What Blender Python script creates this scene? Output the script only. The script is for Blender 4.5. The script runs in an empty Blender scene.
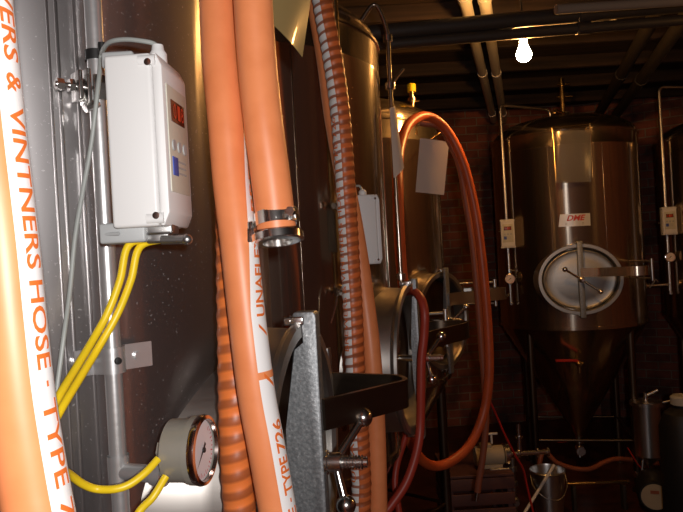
import bpy, bmesh, math, random
from mathutils import Vector as V, Matrix
from mathutils.noise import noise
random.seed(4)
C = bpy.context.scene.collection
PI = math.pi
R_ = math.radians
# ------------------------------------------------------------------ camera
F = 670.0
CAM = V((0, 0, 1.70))
ROT = Matrix.Rotation(R_(90), 3, 'X') @ Matrix.Rotation(R_(-3.2), 3, 'Z')
cd = bpy.data.cameras.new('camera')
cd.sensor_width = 36; cd.lens = F/683*36; cd.clip_start = .02; cd.clip_end = 60
cam = bpy.data.objects.new('camera', cd); C.objects.link(cam)
cam.matrix_world = Matrix.Translation(CAM) @ ROT.to_4x4()
bpy.context.scene.camera = cam
def P(x, y, z):
    return CAM + ROT @ V(((x-341.5)/F*z, (256-y)/F*z, -z))
def px(p):
    q = ROT.transposed() @ (V(p)-CAM)
    return 341.5+F*q.x/-q.z, 256-F*q.y/-q.z
# ------------------------------------------------------------------ materials
def mat(name, col, rough=.5, metal=0., **k):
    m = bpy.data.materials.new(name); m.use_nodes = True
    b = m.node_tree.nodes['Principled BSDF']
    b.inputs['Base Color'].default_value = (*col, 1)
    b.inputs['Roughness'].default_value = rough
    b.inputs['Metallic'].default_value = metal
    for a, v in k.items():
        b.inputs[a.replace('_', ' ')].default_value = v
    return m
class NT:
    def __init__(s, m): s.t = m.node_tree; s.b = s.t.nodes['Principled BSDF']
    def n(s, kind, **k):
        q = s.t.nodes.new(kind)
        for a, v in k.items(): setattr(q, a, v)
        return q
    def l(s, a, b): s.t.links.new(a, b)
    def ramp(s, src, stops):
        r = s.n('ShaderNodeValToRGB'); e = r.color_ramp.elements
        while len(e) < len(stops): e.new(.5)
        for i, (p, c) in enumerate(stops):
            e[i].position = p; e[i].color = (c, c, c, 1) if isinstance(c, (int, float)) else (*c, 1)
        s.l(src, r.inputs[0]); return r.outputs[0]
    def math(s, op, a, b=None, c=None):
        q = s.n('ShaderNodeMath', operation=op)
        for i, v in enumerate((a, b, c)):
            if v is None: continue
            if isinstance(v, (int, float)): q.inputs[i].default_value = v
            else: s.l(v, q.inputs[i])
        return q.outputs[0]
    def mix(s, f, a, b):
        q = s.n('ShaderNodeMix', data_type='RGBA')
        if isinstance(f, (int, float)): q.inputs[0].default_value = f
        else: s.l(f, q.inputs[0])
        for i, v in ((6, a), (7, b)):
            if isinstance(v, tuple): q.inputs[i].default_value = (*v, 1)
            else: s.l(v, q.inputs[i])
        return q.outputs[2]
    def coords(s, scale=(1, 1, 1), which='Object'):
        c = s.n('ShaderNodeTexCoord'); mp = s.n('ShaderNodeMapping')
        mp.inputs['Scale'].default_value = scale
        s.l(c.outputs[which], mp.inputs[0]); return mp.outputs[0]
    def noise(s, vec, scale, detail=3):
        q = s.n('ShaderNodeTexNoise'); q.inputs['Scale'].default_value = scale
        q.inputs['Detail'].default_value = detail; s.l(vec, q.inputs['Vector']); return q.outputs['Fac']
    def bump(s, h, strength=.2, dist=.002):
        q = s.n('ShaderNodeBump'); q.inputs['Strength'].default_value = strength
        q.inputs['Distance'].default_value = dist; s.l(h, q.inputs['Height']); s.l(q.outputs[0], s.b.inputs['Normal'])

def steel(name, col, r0, r1, dust=.0, aniso=0, fine=260, br=.35, rough2=.2, r2=.5):
    m = mat(name, col, .3, 1.0); t = NT(m)
    if aniso:
        tn = t.n('ShaderNodeTangent', direction_type='RADIAL', axis='Z'); t.l(tn.outputs[0], t.b.inputs['Tangent'])
        t.b.inputs['Anisotropic'].default_value = aniso; t.b.inputs['Anisotropic Rotation'].default_value = .25
    big = t.noise(t.coords((1, 1, .35)), 3.2, 4)
    brush = t.noise(t.coords((1, 1, 22)), 9, 3)
    f = t.math('MULTIPLY_ADD', brush, br, t.math('MULTIPLY', big, 1-br))
    mr = t.n('ShaderNodeMapRange'); t.l(f, mr.inputs[0])
    mr.inputs[1].default_value = .3; mr.inputs[2].default_value = .7
    mr.inputs[3].default_value = r0; mr.inputs[4].default_value = r1
    t.l(mr.outputs[0], t.b.inputs['Roughness'])
    if aniso:
        wv = t.noise(t.coords((1, 1, .04)), 16, 3)
        t.bump(wv, .35, .0025)
    if dust:
        sp = t.ramp(t.noise(t.coords(), fine, 2), [(.0, 0), (.67, 0), (.73, 1)])
        patch = t.ramp(t.noise(t.coords((1, 1, .6)), 7, 3), [(.35, .25), (.7, 1)])
        d = t.math('MULTIPLY', sp, patch)
        t.l(t.mix(d, col, (.75, .74, .72)), t.b.inputs['Base Color'])
        t.l(t.math('SUBTRACT', 1.0, t.math('MULTIPLY_ADD', d, .8, dust)), t.b.inputs['Metallic'])
    if aniso:
        b2 = t.n('ShaderNodeBsdfPrincipled'); b2.inputs['Metallic'].default_value = 1; b2.inputs['Roughness'].default_value = .5
        b2.inputs['Base Color'].default_value = (*[min(1, c*1.1) for c in col], 1)
        ms = t.n('ShaderNodeMixShader'); ms.inputs[0].default_value = rough2
        out = [q for q in t.t.nodes if q.type == 'OUTPUT_MATERIAL'][0]
        t.l(t.b.outputs[0], ms.inputs[1]); t.l(b2.outputs[0], ms.inputs[2]); t.l(ms.outputs[0], out.inputs[0]); b2.inputs['Roughness'].default_value = r2
    return m
M = {}
M['tank'] = steel('brushed stainless steel', (.44, .42, .42), .15, .20, dust=.04, aniso=.85, br=.15, rough2=.5, r2=.40)
M['tankb'] = steel('brushed stainless steel warm', (.50, .42, .34), .14, .19, aniso=.85, br=.12, rough2=.12)
M['neck'] = steel('dull neck steel', (.46, .43, .40), .36, .48)
M['bright'] = steel('worn bright steel', (.70, .70, .70), .26, .38)
NT(M['bright']).b.inputs['Metallic'].default_value = .75
M['cover'] = steel('dull pressed steel', (.50, .49, .47), .38, .5)
M['steel'] = steel('polished stainless steel', (.74, .73, .72), .26, .38)
M['satin'] = steel('satin steel', (.42, .41, .40), .30, .45)
M['darksteel'] = steel('dark brown steel', (.16, .12, .09), .28, .45)  # even dark brown tone for straps, covers and legs
M['cast'] = mat('galvanised cast metal', (.34, .35, .36), .5, .75)
t = NT(M['cast']); nn = t.noise(t.coords(), 190, 5)
t.l(t.ramp(nn, [(.35, (.24, .25, .26)), (.62, (.36, .37, .38)), (.74, (.58, .59, .60))]), t.b.inputs['Base Color']); t.bump(nn, .25)
M['chrome'] = mat('chrome', (.86, .85, .83), .20, 1.0)
M['brass'] = mat('brass', (.75, .55, .25), .25, 1.0)
M['plastic'] = mat('off white plastic', (.78, .77, .76), .45)
M['plasticg'] = mat('grey plastic', (.42, .43, .43), .45)
M['window'] = mat('dark red display window', (.10, .022, .012), .2)
M['facia'] = mat('keypad facia', (.62, .60, .50), .4)
M['black'] = mat('black rubber', (.012, .012, .012), .5)
M['red'] = mat('red plastic', (.55, .03, .02), .4)
M['blue'] = mat('blue print', (.05, .10, .45), .5)
M['yellow'] = mat('yellow cable', (.88, .62, .015), .38)
M['cord'] = mat('grey cord', (.36, .38, .36), .45)
M['paper'] = mat('paper', (.72, .60, .52), .7)
M['white'] = mat('white enamel', (.82, .80, .78), .5)
M['dial'] = mat('dial face', (.80, .70, .70), .4)
M['gcase'] = mat('gauge case metal', (.52, .49, .42), .35, .6)
M['bezel'] = mat('gauge bezel', (.70, .60, .56), .15, 1.0)  # reddish tint puts the orange hose's reflection into the metal colour
M['sleeve'] = mat('plastic sleeve', (.85, .84, .80), .12, 0, Transmission_Weight=.88, IOR=1.12)
M['print'] = mat('orange print', (.80, .17, .03), .5)
M['printred'] = mat('red print', (.60, .03, .03), .5)
M['redhose'] = mat('dark red hose', (.42, .045, .025), .42)
M['brownhose'] = mat('brown hose', (.35, .10, .05), .5)
M['hose'] = None
def hose_mat(name, col, dark, stripe=None, rings=False, pitch=.022):
    m = mat(name, col, .42); t = NT(m)
    uv = t.n('ShaderNodeUVMap'); uv.uv_map = 'UVMap'
    sep = t.n('ShaderNodeSeparateXYZ'); t.l(uv.outputs[0], sep.inputs[0])
    nz = t.noise(t.coords(), 22, 4)
    base = t.mix(t.ramp(nz, [(.42, 0), (.72, .55)]), col, dark)
    if rings:
        w = t.noise(t.coords(), 14, 2)
        ph = t.math('FRACT', t.math('ADD', t.math('ADD', t.math('DIVIDE', sep.outputs[0], pitch), sep.outputs[1]), t.math('MULTIPLY', w, .5)))
        g = t.ramp(ph, [(0, 1), (.34, 1), (.50, 0), (.84, 0), (1, 1)])
        base = t.mix(t.math('MULTIPLY', g, .72), base, (.22, .055, .02))
    if stripe:
        c, h = stripe
        d = t.math('ABSOLUTE', t.math('SUBTRACT', sep.outputs[1], c/360+.5))
        s = t.math('LESS_THAN', d, h/360)
        wcol = (.86, .83, .82)
        if rings:
            g2 = t.ramp(ph, [(0, 1), (.26, 1), (.32, 0), (.94, 0), (1, 1)])
            s = t.math('MULTIPLY', s, t.math('SUBTRACT', 1.0, t.math('MULTIPLY', g2, .9)))
        base = t.mix(s, base, wcol)
    t.l(base, t.b.inputs['Base Color'])
    t.bump(nz, .08)
    return m
# brick / wood / floor
def brick_mat():
    m = mat('old red brick', (.3, .1, .06), .85); t = NT(m)
    uv = t.n('ShaderNodeUVMap'); uv.uv_map = 'UVMap'
    b = t.n('ShaderNodeTexBrick'); t.l(uv.outputs[0], b.inputs['Vector'])
    b.inputs['Scale'].default_value = 1; b.inputs['Brick Width'].default_value = .215
    b.inputs['Row Height'].default_value = .078; b.inputs['Mortar Size'].default_value = .007
    b.inputs['Color1'].default_value = (.40, .12, .07, 1); b.inputs['Color2'].default_value = (.24, .07, .045, 1)
    b.inputs['Mortar'].default_value = (.34, .24, .18, 1); b.inputs['Mortar Smooth'].default_value = .3
    n1 = t.noise(t.coords(), 5, 5)
    mm = t.mix(t.ramp(n1, [(.4, 0), (.65, .8)]), b.outputs['Color'], (.06, .03, .025))
    t.l(mm, t.b.inputs['Base Color'])
    inv = t.math('SUBTRACT', 1.0, b.outputs['Fac']); t.bump(inv, .8, .008)
    return m
M['brick'] = brick_mat()
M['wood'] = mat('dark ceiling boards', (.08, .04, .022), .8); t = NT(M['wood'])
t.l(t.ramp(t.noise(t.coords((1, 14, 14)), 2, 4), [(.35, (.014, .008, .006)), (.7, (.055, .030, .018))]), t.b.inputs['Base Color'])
M['floor'] = mat('dark red sealed floor', (.07, .02, .015), .35); t = NT(M['floor'])
fn = t.noise(t.coords(), 6, 5)
t.l(t.ramp(fn, [(.35, (.035, .012, .010)), (.7, (.10, .03, .022))]), t.b.inputs['Base Color'])
M['pipedark'] = mat('dark painted pipe', (.035, .028, .024), .55)
M['lag'] = mat('grey pipe lagging', (.22, .18, .15), .75)
M['galv'] = mat('galvanised conduit', (.66, .62, .55), .42, .4)
M['crate'] = mat('dark red crate', (.12, .05, .045), .6)
M['vinyl'] = mat('silver sticker', (.74, .75, .78), .35, .25)
M['barrel'] = mat('cream barrel', (.50, .42, .30), .55)
# ------------------------------------------------------------------ mesh helper
class MB:
    def __init__(s): s.bm = bmesh.new(); s.uv = s.bm.loops.layers.uv.new('UVMap')
    def _f(s, vs, mi=0, smooth=True):
        try: f = s.bm.faces.new(vs)
        except ValueError: return None
        f.material_index = mi; f.smooth = smooth; return f
    def box(s, c, size, rot=None, bevel=0, mi=0):
        c = V(c); rot = rot or Matrix.Identity(3)
        vs = []
        for i in (-1, 1):
            for j in (-1, 1):
                for k in (-1, 1):
                    vs.append(s.bm.verts.new(c + rot @ V((i*size[0]/2, j*size[1]/2, k*size[2]/2))))
        fs = []
        for q in ((0, 1, 3, 2), (4, 6, 7, 5), (0, 4, 5, 1), (2, 3, 7, 6), (0, 2, 6, 4), (1, 5, 7, 3)):
            fs.append(s._f([vs[a] for a in q], mi))
        if bevel:
            ed = list({e for f in fs for e in f.edges})
            r = bmesh.ops.bevel(s.bm, geom=ed, offset=bevel, segments=3, profile=.5, affect='EDGES', clamp_overlap=True)
            for f in r['faces']: f.material_index = mi; f.smooth = True
        return s
    def frame(s, d):
        d = V(d).normalized(); a = V((0, 0, 1)) if abs(d.z) < .9 else V((1, 0, 0))
        u = d.cross(a).normalized(); return u, d.cross(u).normalized()
    def lathe(s, prof, o, axis, seg=32, mi=0, sx=1., u=None, closed=False):
        # prof: list of (radius, height along axis); sx scales first frame axis -> ovals
        o = V(o); d = V(axis).normalized()
        if u is None: u, w = s.frame(d)
        else: u = V(u).normalized(); w = d.cross(u)
        rings = []
        for r, h in prof:
            if not isinstance(r, tuple) and r < 1e-6: rings.append([s.bm.verts.new(o+d*h)])
            else: rings.append([s.bm.verts.new(o+d*h+u*(r[0] if isinstance(r, tuple) else r*sx)*math.cos(a)+w*(r[1] if isinstance(r, tuple) else r)*math.sin(a))
                                for a in [2*PI*i/seg for i in range(seg)]])
        for A, B in zip(rings[:-1], rings[1:]):
            for i in range(seg):
                j = (i+1) % seg
                if len(A) == 1 and len(B) == 1: continue
                if len(A) == 1: s._f([A[0], B[i], B[j]], mi)
                elif len(B) == 1: s._f([A[i], B[0], A[j]], mi)
                else: s._f([A[i], B[i], B[j], A[j]], mi)
        return s
    def cyl(s, a, b, r, r2=None, seg=24, mi=0, cap=True):
        a = V(a); b = V(b); L = (b-a).length; r2 = r if r2 is None else r2
        pr = [(r, 0), (r2, L)]
        if cap: pr = [(0, 0)]+pr+[(0, L)]
        return s.lathe(pr, a, b-a, seg, mi)
    def sph(s, c, r, seg=20, mi=0, sz=1.):
        return s.lathe([(r*math.sin(PI*i/12), -r*sz*math.cos(PI*i/12)) if 0 < i < 12 else (0, -r*sz*math.cos(PI*i/12)) for i in range(13)], c, (0, 0, 1), seg, mi)
    def tube(s, pts, r, seg=14, mi=0, n=10, stripe_frame=False, mod=None, caps=True, step=None, raw=False, twist=None):
        pts = [V(p) for p in pts]
        path = pts if raw else spline(pts, n)
        if step: path = resample(path, step)
        S = [0.]
        for a, b in zip(path[:-1], path[1:]): S.append(S[-1]+(b-a).length)
        rings = []; fr = []; u = None
        for i, p in enumerate(path):
            T = (path[min(i+1, len(path)-1)]-path[max(i-1, 0)]).normalized()
            if stripe_frame:
                fv = (CAM - p); fv = (fv - T*fv.dot(T)).normalized()
                rv = fv.cross(T).normalized()
                if twist:
                    w_ = R_(twist(p)); fv, rv = fv*math.cos(w_)+rv*math.sin(w_), rv*math.cos(w_)-fv*math.sin(w_)
            else:
                if u is None: u, w0 = s.frame(T)
                u = (u - T*u.dot(T)).normalized(); fv = u; rv = u.cross(T)
            fr.append((fv, rv)); rr = r(S[i]) if callable(r) else r
            ring = []
            for k in range(seg):
                a = 2*PI*k/seg - PI
                q = rr*(1+(mod(S[i], a) if mod else 0))
                ring.append(s.bm.verts.new(p+fv*q*math.cos(a)+rv*q*math.sin(a)))
            rings.append(ring)
        for i in range(len(rings)-1):
            for k in range(seg):
                j = (k+1) % seg
                f = s._f([rings[i][k], rings[i][j], rings[i+1][j], rings[i+1][k]], mi)
                if f:
                    uv = [(S[i], k/seg), (S[i], (k+1)/seg), (S[i+1], (k+1)/seg), (S[i+1], k/seg)]
                    for lp, c in zip(f.loops, uv): lp[s.uv].uv = c
        if caps:
            s._f(rings[0], mi); s._f(list(reversed(rings[-1])), mi)
        s.path = path; s.S = S; s.fr = fr
        return s
    def prism(s, poly, o, ax, ay, az, depth, mi=0, bevel=0):
        # polygon in (ax, ay) extruded +-depth/2 on az
        o = V(o); A = [s.bm.verts.new(o+ax*x+ay*y-az*depth/2) for x, y in poly]
        B = [s.bm.verts.new(o+ax*x+ay*y+az*depth/2) for x, y in poly]
        n = len(poly); fs = [s._f(A, mi), s._f(list(reversed(B)), mi)]
        for i in range(n):
            fs.append(s._f([A[i], B[i], B[(i+1) % n], A[(i+1) % n]], mi))
        if bevel:
            ed = list({e for f in fs if f for e in f.edges})
            r = bmesh.ops.bevel(s.bm, geom=ed, offset=bevel, segments=2, profile=.5, affect='EDGES', clamp_overlap=True)
            for f in r['faces']: f.material_index = mi; f.smooth = True
        return s
    def strap(s, pts, wdir, width, thick, mi=0, n=8):
        # flat bar: path points, width direction, thickness
        path = spline([V(p) for p in pts], n) if n > 1 else [V(p) for p in pts]
        wdir = V(wdir).normalized(); rings = []
        for i, p in enumerate(path):
            T = (path[min(i+1, len(path)-1)]-path[max(i-1, 0)]).normalized()
            nn = T.cross(wdir).normalized()
            rings.append([s.bm.verts.new(p+wdir*a*width/2+nn*b*thick/2) for a, b in ((-1, -1), (1, -1), (1, 1), (-1, 1))])
        for A, B in zip(rings[:-1], rings[1:]):
            for k in range(4): s._f([A[k], A[(k+1) % 4], B[(k+1) % 4], B[k]], mi)
        s._f(rings[0], mi); s._f(list(reversed(rings[-1])), mi)
        return s
    def done(s, name, mats, parent=None, org=None, loc=None, angle=35):
        bmesh.ops.recalc_face_normals(s.bm, faces=s.bm.faces[:])
        me = bpy.data.meshes.new(name)
        if parent is not None: org = V(parent['_o'])
        elif org is None:
            n = len(s.bm.verts); c = sum((v.co for v in s.bm.verts), V())/n
            org = V((c.x, c.y, min(v.co.z for v in s.bm.verts)))
        org = V(org)
        bmesh.ops.translate(s.bm, verts=s.bm.verts[:], vec=-org)
        s.bm.to_mesh(me); s.bm.free()
        me.set_sharp_from_angle(angle=R_(angle))
        for m in (mats if isinstance(mats, (list, tuple)) else [mats]): me.materials.append(M[m] if isinstance(m, str) else m)
        o = bpy.data.objects.new(name, me); C.objects.link(o)
        o['_o'] = tuple(org)
        if parent is None: o.location = org
        else: o.parent = parent
        return o
def spline(pts, n):
    if len(pts) < 3: return [pts[0].lerp(pts[-1], i/n) for i in range(n+1)]
    P4 = [pts[0]*2-pts[1]]+pts+[pts[-1]*2-pts[-2]]
    out = []
    for i in range(1, len(P4)-2):
        a, b, c, d = P4[i-1:i+3]
        for k in range(n):
            t = k/n
            out.append(.5*((2*b)+(-a+c)*t+(2*a-5*b+4*c-d)*t*t+(-a+3*b-3*c+d)*t**3))
    out.append(pts[-1]); return out
def resample(path, step):
    S = [0.]
    for a, b in zip(path[:-1], path[1:]): S.append(S[-1]+(b-a).length)
    n = max(2, int(S[-1]/step)); out = []; j = 0
    for i in range(n+1):
        s = S[-1]*i/n
        while j < len(S)-2 and S[j+1] < s: j += 1
        d = S[j+1]-S[j]; out.append(path[j].lerp(path[j+1], (s-S[j])/d if d else 0))
    return out
def roundpath(pts, r, k=6):
    pts = [V(p) for p in pts]; out = [pts[0]]
    for a, b, c in zip(pts[:-2], pts[1:-1], pts[2:]):
        p = b+(a-b).normalized()*r; q = b+(c-b).normalized()*r
        for i in range(k+1):
            t = i/k; out.append(p*(1-t)**2+b*2*t*(1-t)+q*t*t)
    out.append(pts[-1]); return out
def empty(name, loc):
    o = bpy.data.objects.new(name, None); o.empty_display_size = .1; C.objects.link(o)
    o.location = loc; o['_o'] = tuple(loc); return o
def tag(o, label, cat, group=None, kind=None):
    o['label'] = label; o['category'] = cat
    if group: o['group'] = group
    if kind: o['kind'] = kind
    return o
def struct(o): o['kind'] = 'structure'; return o
# ------------------------------------------------------------------ lettering
def glyphs(txt, bold=.0):
    cu = bpy.data.curves.new('t', 'FONT'); cu.body = txt; cu.size = 1; cu.resolution_u = 3; cu.offset = bold
    ob = bpy.data.objects.new('t', cu); C.objects.link(ob)
    bpy.context.view_layer.update()
    dg = bpy.context.evaluated_depsgraph_get()
    me = bpy.data.meshes.new_from_object(ob.evaluated_get(dg))
    vs = [v.co.copy() for v in me.vertices]; fs = [tuple(p.vertices) for p in me.polygons]
    bpy.data.objects.remove(ob); bpy.data.curves.remove(cu); bpy.data.meshes.remove(me)
    x0 = min(v.x for v in vs); x1 = max(v.x for v in vs); y0 = min(v.y for v in vs); y1 = max(v.y for v in vs)
    return [((v.x-x0)/(x1-x0), (v.y-y0)/(y1-y0)) for v in vs], fs
def letter(mb, txt, fn, mi, bold=.0, cuts=0):
    # fn(u, v) -> world point, u along the word, v up the letter
    uv, fs = glyphs(txt, bold)
    bm = bmesh.new(); vs = [bm.verts.new((a, b, 0)) for a, b in uv]
    for f in fs:
        try: bm.faces.new([vs[i] for i in f])
        except ValueError: pass
    if cuts:
        bmesh.ops.triangulate(bm, faces=bm.faces[:])
        for _ in range(cuts):
            le = [e for e in bm.edges if abs(e.verts[0].co.y-e.verts[1].co.y) > .2 or abs(e.verts[0].co.x-e.verts[1].co.x) > .05]
            if le: bmesh.ops.subdivide_edges(bm, edges=le, cuts=1)
            bmesh.ops.triangulate(bm, faces=bm.faces[:])
    mp = {v: mb.bm.verts.new(fn(v.co.x, v.co.y)) for v in bm.verts}
    for f in bm.faces: mb._f([mp[v] for v in f.verts], mi, True)
    bm.free()
def hose_text(mb, r, txt, y0, y1, c, h, mi=1, up=False, bold=.0):
    # word on the hose between picture rows y0..y1 (authoring aid only)
    ys = [px(p)[1] for p in mb.path]
    def s_of(y):
        for i in range(len(ys)-1):
            if (ys[i]-y)*(ys[i+1]-y) <= 0 and ys[i] != ys[i+1]:
                return mb.S[i]+(mb.S[i+1]-mb.S[i])*(y-ys[i])/(ys[i+1]-ys[i])
        return mb.S[-1]
    a, b = s_of(y0), s_of(y1)
    path, S, fr = mb.path, mb.S, mb.fr
    def at(s, th):
        j = 0
        while j < len(S)-2 and S[j+1] < s: j += 1
        t = (s-S[j])/(S[j+1]-S[j]); p = path[j].lerp(path[j+1], t)
        fv = fr[j][0].lerp(fr[j+1][0], t); rv = fr[j][1].lerp(fr[j+1][1], t)
        return p+(fv*math.cos(th)+rv*math.sin(th))*(r+.0005)
    if up: fn = lambda u, v: at(b+(a-b)*u, R_(c-h*(v*2-1)))
    else: fn = lambda u, v: at(a+(b-a)*u, R_(c+h*(v*2-1)))
    letter(mb, txt, fn, mi, bold, cuts=3)

# ================================================================== ROOM
def wall(name, a, b, z0, z1, m, th=.1):
    a = V((*a, 0)); b = V((*b, 0)); d = (b-a); L = d.length; d.normalize(); n = V((d.y, -d.x, 0))  # n points outwards
    mb = MB(); bm = mb.bm
    pts = [a, b, b+n*th, a+n*th]
    lo = [bm.verts.new(p+V((0, 0, z0))) for p in pts]; hi = [bm.verts.new(p+V((0, 0, z1))) for p in pts]
    f = mb._f([lo[0], lo[1], hi[1], hi[0]], 0, False)
    for lp, c in zip(f.loops, ((0, z0), (L, z0), (L, z1), (0, z1))): lp[mb.uv].uv = c
    mb._f([lo[1], lo[2], hi[2], hi[1]], 0, False); mb._f([lo[2], lo[3], hi[3], hi[2]], 0, False); mb._f([lo[3], lo[0], hi[0], hi[3]], 0, False)
    mb._f(lo, 0, False); mb._f(hi, 0, False)
    return struct(mb.done(name, m))
H = 3.05
W = {'A': (-2.2, -1.9), 'B': (-.12, 6.4), 'C': (2.45, 6.55), 'D': (4.1, 5.55), 'E': (3.7, -1.9)}
wall('wall_left', W['B'], W['A'], 0, H, 'brick', .1)
wall('wall_back', W['C'], W['B'], 0, H, 'brick', .1)
wall('wall_back_right', W['D'], W['C'], 0, H, 'brick', .1)
wall('wall_right', W['E'], W['D'], 0, H, 'brick', .1)
wall('wall_front', W['A'], W['E'], 0, H, 'brick', .1)
def slab(name, z0, z1, m):
    mb = MB(); ps = [(-2.4, -2.1), (-.3, 6.6), (2.5, 6.8), (4.3, 5.7), (3.9, -2.1)]
    mb.prism(ps, (0, 0, (z0+z1)/2), V((1, 0, 0)), V((0, 1, 0)), V((0, 0, 1)), z1-z0)
    return struct(mb.done(name, m))
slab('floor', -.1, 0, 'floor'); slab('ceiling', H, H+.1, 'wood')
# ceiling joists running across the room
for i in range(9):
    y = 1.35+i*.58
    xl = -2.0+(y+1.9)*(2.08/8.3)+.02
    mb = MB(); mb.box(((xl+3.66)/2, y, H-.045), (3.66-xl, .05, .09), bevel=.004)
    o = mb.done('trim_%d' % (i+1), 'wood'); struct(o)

# ================================================================== TANKS
def dirv(a): return V((math.cos(R_(a)), math.sin(R_(a)), 0))
Z = V((0, 0, 1))
def gauge(face, ax, r, L, label, group=None, stem=None):
    """dial gauge: centre of its face, axis pointing out of the dial"""
    ax = V(ax).normalized(); root = empty('pressure_gauge', V(face)-ax*L)
    tag(root, label, 'gauge', group)
    mb = MB(); mb.lathe([(0, -L), (r*.80, -L), (r*.92, -L*.93), (r*.92, -L*.3), (r*1.0, -L*.28), (r*1.0, -.001)], face, ax, 40)
    if stem is not None:
        mb.cyl(V(face)-ax*L*1.0, stem, .0075 if r > .035 else .005, seg=16)
        mb.lathe([(.012, 0), (.012, .012)], V(face)-ax*(L+.012), ax, 6)
    mb.done('case', 'gcase', root)
    mb = MB(); mb.lathe([(r*1.0, -.004), (r*1.03, 0), (r*1.0, .004), (r*.90, .005), (r*.87, .001)], face, ax, 48); mb.done('bezel', 'bezel', root)
    mb = MB(); mb.lathe([(0, -.0012), (r*.88, -.0012)], face, ax, 40)
    u, w = mb.frame(ax)
    for k in range(28):
        a = R_(-135+270*k/27)+PI/2; d = u*math.cos(a)+w*math.sin(a); l = .14 if k % 3 == 0 else .08
        q = d.cross(ax)*.0006
        A = V(face)-ax*.0008+d*r*.80; B = V(face)-ax*.0008+d*r*(.80-l)
        mb._f([mb.bm.verts.new(p) for p in (A-q, A+q, B+q, B-q)], 1, False)
    mb.done('dial', ['dial', 'printred'], root)
    mb = MB(); a = R_(40); d = u*math.cos(a)+w*math.sin(a); q = d.cross(ax)*r*.04
    A = V(face)+ax*.0004
    mb._f([mb.bm.verts.new(p) for p in (A-d*r*.25-q*1.6, A-d*r*.25+q*1.6, A+d*r*.72)], 0, False)
    mb.lathe([(r*.08, 0), (r*.08, .002), (0, .002)], A, ax, 16)
    mb.done('needle', 'black', root)
    return root
def controller(c, e1, sx, sy, sz, label, group, cable=True, rect=None):
    """wall box; c centre, e1 display normal, sx depth on e1, sy width, sz height"""
    e1 = V(e1).normalized(); e2 = Z.cross(e1); c = V(c); rot = Matrix((e1, e2, Z)).transposed()
    root = empty('temperature_controller', c-Z*sz/2); tag(root, label, 'controller', group)
    mb = MB(); mb.box(c-e1*sx*.09, (sx*.82, sy, sz), rot, .004)
    for j in (-1, 1):
        for k in (-1, 1): mb.cyl(c+e2*j*sy*.455+Z*k*sz*.455+e1*sx*.1, c+e2*j*sy*.455+Z*k*sz*.455+e1*sx*.40, sy*.075, seg=14)
    mb.done('housing', 'plastic', root)
    # lid, chamfered towards the display
    mb = MB(); a, b = sz/2, sz/2-.012
    mb.prism([(sx*.33, -a), (sx*.33, a), (sx*.40, a), (sx*.5, b-.002), (sx*.5, -b+.002), (sx*.40, -a)], c, e1, Z, e2, sy*.97, bevel=.0025)
    mb.done('lid', 'plastic', root)
    for k in (-1, 1):
        q = MB(); q.lathe([(0, .003), (sy*.045, .0025), (sy*.045, 0)], c-e2*sy*.5+Z*k*sz*.44+e1*sx*.28, -e2, 16); q.done('lid_screw', 'chrome', root)
    f = c+e1*(sx*.5+.0006)
    def card(x0, x1, z0, z1, off, name, m, par):
        q = MB(); g = f+e1*off
        q.box(g+e2*(x0+x1)/2*sy+Z*(z0+z1)/2*sz, (.0012, (x1-x0)*sy, (z1-z0)*sz), rot, .0004); return q.done(name, m, par)
    fc = card(-.38, .38, -.30, .33, 0, 'facia', 'facia', root)
    card(-.26, .26, .12, .25, .001, 'display', 'window', root)
    q = MB()
    for j, s in ((-.16, '0'), (0., '1'), (.14, '8')):
        letter(q, s, lambda u, v, j=j: f+e1*.0025+e2*(j+(u-.5)*.11)*sy+Z*(.185+(v-.5)*.09)*sz, 0)
    q.done('display_digits', mled, root)
    for k in range(3):
        q = MB(); q.lathe([(sy*.07, 0), (sy*.07, .002), (0, .002)], f+e2*(-.22+.22*k)*sy-Z*.02*sz, e1, 16); q.done('button', 'plasticg', root)
    card(-.30, -.10, -.20, -.09, .001, 'emblem', 'blue', root)
    q = MB()
    for k in range(3): q.box(f+e1*.001+e2*.06*sy-Z*(.11+.035*k)*sz, (.001, .34*sy, .010*sz), rot)
    q.done('printed_line', 'plasticg', root)
    return root
mled = mat('red display digits', (.5, .03, .01), .4); NT(mled).b.inputs['Emission Color'].default_value = (1, .10, .02, 1); NT(mled).b.inputs['Emission Strength'].default_value = .06

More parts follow.
